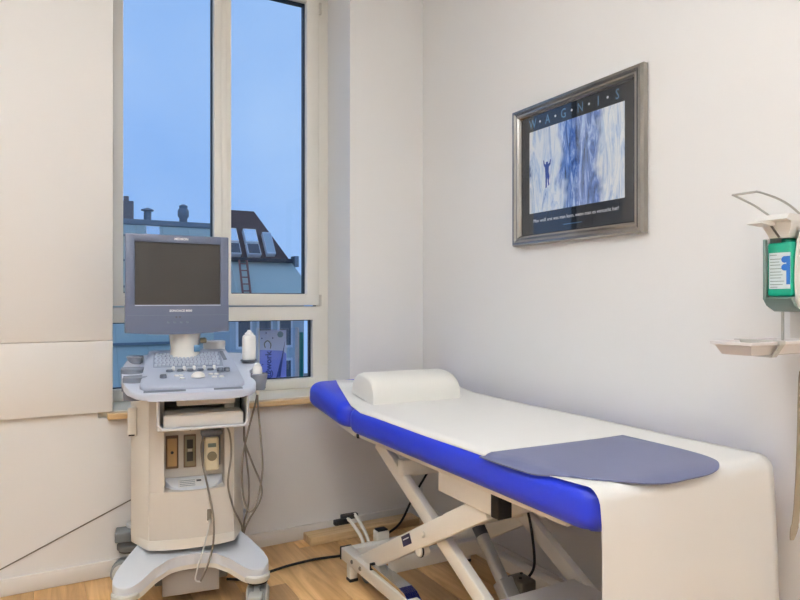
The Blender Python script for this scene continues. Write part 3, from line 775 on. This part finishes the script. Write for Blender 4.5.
# hanging strap by the dispenser
def strap():
    bm = bmesh.new(); rows = []
    P = smooth_path([(1.868, 1.025, 1.02), (1.862, 1.025, .98), (1.854, 1.025, .80), (1.842, 1.024, .68), (1.828, 1.022, .61), (1.806, 1.02, .56)], 6)
    n = len(P)
    for i, p in enumerate(P):
        w = .009 if i < n - 5 else .009 * (1 - ((i - n + 6) / 6) ** 2) + .002
        rows.append([bm.verts.new(p + Vector(q)) for q in ((-w, .4 * w, 0), (w, -.4 * w, 0), (w + .001, .003 - .4 * w, 0), (-w + .001, .003 + .4 * w, 0))])
    for a, b in zip(rows, rows[1:]):
        for k in range(4): bm.faces.new((a[k], a[(k + 1) % 4], b[(k + 1) % 4], b[k]))
    bm.faces.new(rows[0]); bm.faces.new(rows[-1][::-1])
    t = thing('hanging_strap', (1.872, 1.025, 1.02), 'narrow taupe strap hanging on a hook below the soap dispenser', 'strap')
    from_bm('strap_band', bm, 'strap', t, True, 60)
    tube('hook', [(RX, 1.03, 1.03), (1.878, 1.03, 1.03), (1.868, 1.03, 1.022), (1.868, 1.03, 1.01)], .004, 'aluminium', t, 8)
strap()

# ================================================================== ULTRASOUND MACHINE (cart coordinates: x right, y back)
us = thing('ultrasound_machine', (.55, 2.76, 0), 'cream ultrasound machine on four casters with slate monitor beside the window', 'ultrasound machine', rz=math.radians(-9), local=True)
# base with two front arms
base_poly = [(-.185, .17), (-.25, .20), (-.265, .255), (-.20, .27), (-.10, .24), (.10, .24), (.20, .27), (.265, .255), (.25, .20), (.185, .17), (.19, .02), (.20, -.06), (.262, -.17), (.292, -.235), (.255, -.282), (.20, -.27),
             (.16, -.225), (.105, -.165), (.0, -.15), (-.105, -.165), (-.16, -.225), (-.20, -.27), (-.255, -.282), (-.292, -.235), (-.262, -.17), (-.20, -.06), (-.19, .02)]
bz = lambda x, y: .250 - max(0, -.08 - y) * .38
def base_prism(name, f, m, z0, z1, bev):
    pts = chaikin(base_poly, 2)
    return prism(name, [(x * f, y * f) for x, y in pts], lambda x, y: bz(x, y) + z0, lambda x, y: bz(x, y) + z1, m, us, bev, True, 3, 50)
base = base_prism('base', 1.0, 'cart_base', -.040, 0, .010)
base_prism('base_skirt', .955, 'cart_cream', -.062, -.036, .004)
box('foot_plate', -.112, .105, -.115, -.085, .052, .150, 'foot_plate', us, .004)
box('under_box', -.14, .14, -.085, .16, .085, .150, 'caster_grey', us, .005)
def caster(cx, cy, ang, pale, ztop):
    m1 = 'caster_pale' if pale else 'caster_grey'
    R3 = Matrix.Rotation(ang, 3, 'Z')
    hub = lathe('caster', [(.046, 0), (.050, .006), (.050, .022), (.046, .026)], (cx, cy, ztop - .026), m1, us, 24)
    lathe('swivel_ring', [(.042, 0), (.042, .008)], (cx, cy, ztop - .034), 'black_plastic', hub, 24)
    off = R3 @ Vector((0, .022, 0)); wc = Vector((cx, cy, .05)) + off
    for s in (-1, 1):
        Mw = R3 @ Matrix.Rotation(s * math.pi / 2, 3, 'Y')
        w = lathe('wheel', [(.018, .012), (.046, .012), (.050, .016), (.050, .030), (.047, .034)], wc, 'tyre', hub, 28, Mw)
        lathe('wheel_cover', [(.040, .033), (.040, .038), (.034, .042), (.012, .043)], wc, 'caster_pale', hub, 28, Mw)
    # fork hood between the wheels
    bm = bmesh.new(); poly = [(.052 * math.cos(math.radians(a)), .052 * math.sin(math.radians(a))) for a in range(-10, 191, 20)] + [(-.02, -.01), (.02, -.01)]
    add_prism(bm, poly, lambda a, b: tuple(wc + R3 @ Vector((-.011, a, b))), lambda a, b: tuple(wc + R3 @ Vector((.011, a, b))))
    from_bm('fork_hood', bm, m1, hub, True, 40)
    bm = bmesh.new(); add_box(bm, -.026, .026, -.075, -.02, .070, .086, .005); bm.transform(Matrix.Translation((cx, cy, 0)) @ R3.to_4x4())
    from_bm('brake_tab', bm, m1, hub, True)
caster(-.238, -.24, math.radians(20), True, .150); caster(.238, -.24, math.radians(-15), True, .150)
caster(-.245, .215, math.radians(80), False, .170); caster(.165, .215, math.radians(100), False, .170)
box('rear_bumper', -.300, -.225, .16, .24, .190, .235, 'caster_grey', us, .006)
# body with open niche at the front
def front_arc(x0, x1, n=8): return [(x0 + (x1 - x0) * k / n, -.128 - .022 * (1 - ((x0 + (x1 - x0) * k / n) / .16) ** 2)) for k in range(n + 1)]
back = [(.205, .0), (.205, .20), (.165, .245), (-.165, .245), (-.225, .20), (-.225, .0)]
body = prism('body', front_arc(-.16, .16) + back, .245, .470, 'cart_beige', us, .004, True, 2, 35)
notch = front_arc(-.16, -.104, 3) + [(-.104, -.045), (.124, -.045)] + front_arc(.124, .16, 3) + back
prism('upper_body', notch, .470, .860, 'cart_beige', us, 0, True, 2, 35)
for s in (-1, 1):
    q = .018 if s < 0 else 0
    sp = [(s * .161, -.131), (s * (.212 + q), -.002), (s * (.212 + q), .19), (s * (.206 + q), .19), (s * (.206 + q), .0), (s * .158, -.125)]
    prism('side_panel', sp if s > 0 else sp[::-1], .275, .862, 'cart_cream', us, .0, True, 2, 30)
prism('plinth_band', [(x * 1.02, y * 1.02) for x, y in front_arc(-.16, .16) + back], .246, .285, 'cart_cream', us, .004, True, 2, 35)
# niche: curved ledge, label, ports, handset
led = [(-.100, -.046)] + [(-.100 + .220 * k / 10, -.062 - .075 * math.sin(math.pi * k / 10) ** .5) for k in range(11)] + [(.120, -.046)]
prism('niche_ledge', led, .466, lambda x, y: .500 + (y + .05) * .35, 'cart_white', us, .003, True, 2, 40)
lab = raw('rating_label', [(-.052, -.125, .4795), (.045, -.127, .479), (.045, -.075, .4970), (-.052, -.075, .4970)], [(0, 1, 2, 3)], 'knob_white', us)
for k in range(4): raw('label_line', [(-.046, -.118 + k * .011, .4826 + k * .0038), (.012, -.118 + k * .011, .4826 + k * .0038), (.012, -.115 + k * .011, .4837 + k * .0038), (-.046, -.115 + k * .011, .4837 + k * .0038)], [(0, 1, 2, 3)], 'knob_grey', lab)
raw('label_mark', [(.018, -.095, .4908), (.036, -.095, .4908), (.036, -.083, .4950), (.018, -.083, .4950)], [(0, 1, 2, 3)], 'dark_cavity', lab)
for (x0, m) in ((-.098, 'port_tan'), (-.030, 'port_brown')):
    p = box('probe_port', x0, x0 + .048, -.056, -.044, .540, .672, 'port_brown', us, .002)
    if m == 'port_tan':
        box('port_cover', x0 + .006, x0 + .042, -.061, -.056, .550, .662, 'port_tan', p, .002)
        lathe('lock_hole', [(.006, 0), (.006, .002)], (x0 + .024, -.063, .606), 'black_plastic', p, 12, AY)
    else:
        box('port_plate', x0 + .005, x0 + .043, -.060, -.056, .546, .666, 'olive_grey', p, .001)
        for za, zb in ((.566, .604), (.618, .654)): box('pin_block', x0 + .012, x0 + .036, -.063, -.060, za, zb, 'black_plastic', p, .001)
        box('latch', x0 + .016, x0 + .032, -.066, -.060, .606, .616, 'aluminium', p, .001)
lathe('indicator', [(.003, 0), (.003, .002)], (-.004, -.047, .69), 'black_plastic', us, 10, AY)
hs = box('handset', .048, .106, -.098, -.062, .528, .662, 'device_cream', us, .010, 3)
box('handset_dock', .040, .114, -.062, -.045, .54, .68, 'holder_grey', hs, .004)
box('handset_clip', .035, .12, -.085, -.045, .668, .690, 'holder_grey', hs, .006)
box('handset_display', .062, .094, -.0995, -.0975, .624, .640, 'holder_smoke', hs, .001)
lathe('handset_dial', [(.019, 0), (.019, .003), (.015, .004)], (.078, -.102, .588), 'olive_grey', hs, 20, AY)
# latch in the front panel
lt = box('front_latch', .050, .078, -.1475, -.138, .335, .395, 'cart_cream', us, .004)
box('latch_slot', .055, .073, -.1490, -.1470, .345, .390, 'cable_grey', lt, .002)
lathe('latch_knob', [(.007, 0), (.007, .008), (.004, .011)], (.066, -.160, .345), 'aluminium', lt, 14, AY)
# open shelf below the console
shf = prism('shelf', [(-.128, -.245), (.205, -.245), (.205, .0), (-.128, .0)], .728, .738, 'cart_white', us, .003)
for x in (-.130, .199): box('shelf_side', x, x + .008, -.245, .0, .730, .868, 'cart_white', shf, .003)
tube('shelf_lip', [(-.126, -.247, .86), (-.126, -.247, .752), (-.112, -.249, .734), (.188, -.249, .734), (.201, -.247, .752), (.201, -.247, .86)], .006, 'cart_white', shf, 8, False)
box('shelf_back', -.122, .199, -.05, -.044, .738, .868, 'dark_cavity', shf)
pd = thing('paper_stack', (.55, 2.76, .74), 'white paper stack lying in the open shelf of the ultrasound machine', 'paper', rz=math.radians(-9), local=True)
pd.location.z = 0
box('paper_block', -.108, .186, -.236, -.06, .7385, .783, 'bottle_white', pd, .003)
box('loose_sheet', -.100, .178, -.228, -.065, .7832, .786, 'paper', pd)
box('printer_top', -.06, .16, -.20, -.052, .812, .866, 'cart_beige', us, .006)
# console deck with front handle
deck = [(-.13, -.335), (.15, -.335), (.222, -.315), (.236, -.235), (.206, -.165), (.232, -.10), (.272, -.05), (.268, .05), (.22, .17), (.14, .225), (-.12, .225), (-.21, .17), (-.255, .03), (-.262, -.10), (-.245, -.23), (-.205, -.315)]
dz = lambda x, y: .888 + .235 * (min(y, .10) + .30)     # level ledge behind the keyboard
prism('console', chaikin(deck, 2), lambda x, y: dz(x, y) - .027 - .03 * max(0, y), lambda x, y: dz(x, y), 'console_grey', us, .0105, True, 4, 60)
prism('console_underside', [(x * .9, y * .9 + .0) for x, y in chaikin(deck, 2)], .858, lambda x, y: max(.866, dz(x, y) - .02), 'cart_beige', us, .004, True, 2, 50)
kp = [(-.190, -.275), (-.175, -.296), (.170, -.296), (.187, -.275), (.165, -.02), (.150, .105), (.135, .120), (-.150, .120), (-.165, .105), (-.175, -.02)]
kz = lambda x, y: dz(x, y) + .016 + .02 * (y + .28)
panel = prism('control_panel', kp, lambda x, y: dz(x, y) - .004, kz, 'panel_bluegrey', us, .006, True, 2, 40)
def on(x, y, h=0): return (x, y, kz(x, y) + h)
for s, (xa, xb) in enumerate(((-.175, -.03), (.07, .175))):
    q = [(xa, -.314), (xb, -.314), (xb, -.298), (xa, -.298)]
    prism('grip_slot', q, lambda x, y: dz(x, y) - .003, lambda x, y: dz(x, y) + .0015, 'knob_grey', us)
kb = bmesh.new()
for r in range(6):
    for c in range(17):
        x = -.135 + c * .0148 + (r % 2) * .004; y = -.085 + r * .026
        if x > .115: continue
        z = kz(x, y); w = .0055
        vs_ = [(x - w, y - .009, z - .001), (x + w, y - .009, z - .001), (x + w, y + .009, z + .003), (x - w, y + .009, z + .003)]
        a = [kb.verts.new(v) for v in vs_]; b = [kb.verts.new((v[0] * 1, v[1], v[2] + .005)) for v in vs_]
        for k in range(4): kb.faces.new((a[k], a[(k + 1) % 4], b[(k + 1) % 4], b[k]))
        kb.faces.new(b)
o = from_bm('keys', kb, 'key_grey', panel); o['kind'] = 'stuff'
prism('key_field', [(-.145, -.102), (.122, -.102), (.120, .066), (-.145, .066)], lambda x, y: kz(x, y) - .002, lambda x, y: kz(x, y) + .001, 'key_field', panel)
prism('slider_groove', [(.128, -.03), (.142, -.03), (.134, .07), (.120, .07)], lambda x, y: kz(x, y) - .002, lambda x, y: kz(x, y) + .002, 'knob_grey', panel)
for i, x in enumerate((-.085, -.045, -.008, .030, .068)):
    y = -.150
    k = lathe('paddle_knob', [(.013, 0), (.013, .005), (.010, .009)], on(x, y), 'knob_grey', panel, 14)
    box('paddle', x + .008, x + .020, y - .003, y + .003, kz(x, y) + .002, kz(x, y) + .020, 'knob_white', k, .003)
for x, y in ((-.108, -.215), (.104, -.165), (.130, -.165)):
    lathe('dial_knob', [(.013, 0), (.012, .012), (.009, .015)], on(x, y), 'knob_grey', panel, 14)
lathe('trackball', [(.026, .000), (.025, .008), (.019, .015), (.009, .0195), (.002, .0205)], on(.018, -.218), 'knob_white', panel, 20, None, 80)
for x, y in ((-.06, -.20), (-.04, -.228), (-.045, -.20), (.066, -.195), (.078, -.226), (.104, -.226), (.088, -.196)):
    lathe('push_button', [(.010, 0), (.010, .004), (.007, .006)], on(x, y, -.001), 'knob_white', panel, 12)
# probe holders: open cups
def cup(x, y, z, a, sx, sy, h=.062):
    bm = bmesh.new(); R3 = Matrix.Rotation(a, 4, 'Z'); inn, out = [], []
    for k in range(17):
        t = math.radians(35 + 290 * k / 16)
        out.append((sx * math.cos(t), sy * math.sin(t))); inn.append(((sx - .010) * math.cos(t), (sy - .010) * math.sin(t)))
    poly = out + inn[::-1]
    n = len(out)
    top = [bm.verts.new((p[0], p[1], 0)) for p in poly]; bot = [bm.verts.new((p[0] * .82 + .004, p[1] * .82, -h)) for p in poly]
    m_ = len(poly)
    for k in range(m_): bm.faces.new((top[k], top[(k + 1) % m_], bot[(k + 1) % m_], bot[k]))
    for k in range(n - 1):
        bm.faces.new((top[k], top[k + 1], top[m_ - 2 - k], top[m_ - 1 - k])); bm.faces.new((bot[k + 1], bot[k], bot[m_ - 1 - k], bot[m_ - 2 - k]))
    bm.transform(Matrix.Translation((x, y, z)) @ R3)
    o = from_bm('probe_holder', bm, 'holder_grey', us, True, 40)
    rim = [Matrix.Translation((x, y, z)) @ R3 @ Vector(((sx - .005) * math.cos(math.radians(35 + 290 * k / 16)), (sy - .005) * math.sin(math.radians(35 + 290 * k / 16)), 0)) for k in range(17)]
    fl = [Matrix.Translation((x, y, z - .004)) @ R3 @ Vector(((sx - .008) * math.cos(math.radians(35 + 290 * k / 16)), (sy - .008) * math.sin(math.radians(35 + 290 * k / 16)), 0)) for k in range(17)]
    raw('shaded_lining', fl + [p - Vector((0, 0, .05)) for p in fl], [tuple(range(17)), tuple(range(33, 16, -1))] + [(k, (k + 1) % 17, 17 + (k + 1) % 17, 17 + k) for k in range(17)], 'holder_shade', o)  # solid lining, darkened to stand for the shade inside the cup
    tube('holder_rim', rim, .0060, 'holder_grey', o, 8, False)
    return o
cup(-.222, -.080, .950, math.pi, .050, .034, .085); cup(-.210, -.180, .927, math.pi, .050, .034, .085)
cup(.255, -.165, .918, math.pi, .036, .034, .06)
cup(-.215, .055, .985, math.radians(-20), .034, .026, .03)
lathe('bottle_recess', [(.036, 0), (.036, .004), (.030, .004)], (.237, .0, .9615), 'holder_grey', us, 20)
bx = box('side_caddy', -.240, -.2055, -.055, .03, .680, .795, 'cart_cream', us, .006, 3)
box('caddy_slot', -.236, -.214, -.0570, -.0545, .683, .688, 'black_plastic', bx)
# ultrasound probe in right holder with cable; further cables
pr = thing('ultrasound_probe', (.55, 2.76, 0), 'cream ultrasound probe standing in the right hand holder of the machine', 'probe', rz=math.radians(-9), local=True)
lathe('probe_body', [(.008, -.06), (.013, -.02), (.015, .01), (.018, .02), (.020, .035), (.018, .05), (.013, .056)], (.250, -.165, .898), 'bottle_white', pr, 18)
lathe('probe_nose', [(.013, 0), (.012, .008), (.006, .012)], (.250, -.165, .953), 'knob_white', pr, 16)
tube('probe_cable', [(.250, -.165, .842), (.244, -.15, .80), (.218, -.13, .69), (.196, -.12, .568), (.198, -.12, .425), (.226, -.12, .351), (.258, -.12, .405), (.276, -.12, .519), (.270, -.12, .643), (.256, -.13, .80), (.258, -.10, .86)], .0042, 'cable_grey', pr, 7)
tube('hanging_cable', [(.203, .0, .73), (.216, .0, .623), (.254, .0, .513), (.288, .0, .423), (.284, .0, .359), (.241, .0, .287), (.222, .0, .25), (.215, .01, .215)], .004, 'cable_grey', us, 7)
tube('hanging_cable', [(.213, .0, .73), (.222, .0, .579), (.236, .0, .45), (.234, .0, .344), (.217, .0, .275), (.213, .0, .208)], .004, 'cable_grey', us, 7)
tube('handset_cable', [(.050, -.095, .668), (.036, -.11, .636), (.042, -.125, .558), (.062, -.158, .458), (.078, -.175, .358), (.076, -.18, .261), (.055, -.19, .186), (.028, -.19, .126)], .0040, 'cable_grey', hs, 7)
tube('latch_cable', [(.066, -.162, .345), (.045, -.175, .265), (.014, -.19, .165), (.010, -.195, .135), (.028, -.19, .124)], .0032, 'cable_pale', us, 7)
tube('side_cable', [(.118, -.16, .735), (.140, -.165, .69), (.146, -.165, .60), (.134, -.168, .487), (.158, -.145, .382), (.184, -.09, .318), (.205, -.03, .26), (.205, -.02, .208)], .0040, 'cable_grey', us, 7)
# monitor on its neck
lathe('monitor_neck', [(.062, .0), (.064, .014), (.058, .030), (.056, .05), (.062, .09), (.068, .16)], (-.022, .055, .970), 'cart_cream', us, 24)
box('neck_collar', -.085, .045, .02, .09, 1.075, 1.10, 'cart_cream', us, .01)
kn = lathe('neck_knob', [(.010, 0), (.012, .006), (.012, .022), (.009, .026)], (.038, .03, 1.050), 'olive_grey', us, 14, AX)
box('neck_tag', .012, .036, -.006, .000, 1.005, 1.032, 'print_blue', us, .002)
RM = Matrix.Translation((-.050, -.02, 0)) @ Matrix.Rotation(math.radians(7), 4, 'Z')
def mon_obj(name, bm, m, parent, smooth=True, sharp=40):
    bm.transform(RM); return from_bm(name, bm, m, parent, smooth, sharp)
W2, Z0, Z1 = .201, 1.086, 1.484
S = (-.166, .167, 1.200, 1.452)           # screen opening
# housing: front frame with opening and bowed lower edge
bm = bmesh.new()
add_box(bm, -W2 + .004, W2 - .004, .002, .055, Z0 + .006, Z1 - .004, .01, 3)
mon = mon_obj('monitor', bm, 'bezel_slate', us)
bm = bmesh.new(); add_box(bm, -.15, .15, .05, .10, 1.12, 1.44, .02, 3); mon_obj('rear_shell', bm, 'bezel_slate', mon)
bm = bmesh.new()
add_box(bm, -W2, S[0], -.016, .012, Z0 + .004, Z1, .004); add_box(bm, S[1], W2, -.016, .012, Z0 + .004, Z1, .004)
add_box(bm, S[0] - .004, S[1] + .004, -.0158, .012, S[3], Z1 - .0002, .003)
mon_obj('bezel', bm, 'bezel_slate', mon)
bm = bmesh.new(); n = 16
poly = [(-W2 + 2 * W2 * k / n, Z0 + .004 - .010 * (1 - (2 * k / n - 1) ** 2)) for k in range(n + 1)] + [(W2, S[2]), (-W2, S[2])]
add_prism(bm, poly, lambda a, b: (a, -.0165, b), lambda a, b: (a, .03, b)); mon_obj('chin', bm, 'bezel_slate', mon, True, 30)
bm = bmesh.new(); add_box(bm, S[0] - .002, S[1] + .002, -.006, .003, S[2] - .002, S[3] + .002); mon_obj('screen', bm, 'screen_black', mon)
bm = bmesh.new(); add_box(bm, S[0], S[1], -.0172, -.0160, S[2] - .0035, S[2] + .0005); mon_obj('screen_lip', bm, 'console_grey', mon)
bm = bmesh.new(); add_box(bm, -W2 + .004, W2 - .004, -.0172, -.0160, 1.1575, 1.159); mon_obj('chin_seam', bm, 'knob_grey', mon)
def monM(x, z): return RM @ Matrix.Translation((x, -.0172, z)) @ Matrix.Rotation(math.pi / 2, 4, 'X')
text_mesh('maker_lettering', 'MEDISON', .0125, monM(.010, 1.468), 'bottle_white', mon, bold=True)
text_mesh('model_lettering', 'SONOACE 8000', .0125, monM(.008, 1.176), 'bottle_white', mon, bold=True)
for x in (-.010, .004): 
    bm = bmesh.new(); add_box(bm, x - .003, x + .003, -.0185, -.016, 1.1475, 1.1535); mon_obj('status_light', bm, 'dark_cavity', mon)
for x in (-.040, -.016, .010, .034):
    bm = bmesh.new(); add_box(bm, x - .005, x + .005, -.0185, -.016, 1.126, 1.133, .001); mon_obj('monitor_button', bm, 'knob_grey', mon)
# jar and bottle on the console
def cart_thing(name, label, cat): return thing(name, (.55, 2.76, 0), label, cat, None, None, math.radians(-9), True)
j = cart_thing('cream_jar', 'low round white lidded jar behind the keyboard of the ultrasound machine', 'jar')
lathe('jar_body', [(.043, 0), (.046, .004), (.046, .030), (.044, .032)], (.106, .168, .9825), 'bottle_white', j, 28)
lathe('jar_lid', [(.048, 0), (.048, .020), (.045, .024)], (.106, .168, 1.0145), 'bottle_white', j, 28)
g = cart_thing('gel_bottle', 'white plastic gel bottle standing upright on the right of the console', 'bottle')
lathe('bottle_body', [(.026, 0), (.029, .004), (.029, .085), (.027, .100), (.020, .106)], (.237, .0, .9658), 'bottle_white', g, 28)
lathe('bottle_cap', [(.018, 0), (.018, .008), (.010, .014), (.006, .022)], (.237, .0, 1.0698), 'knob_white', g, 20)
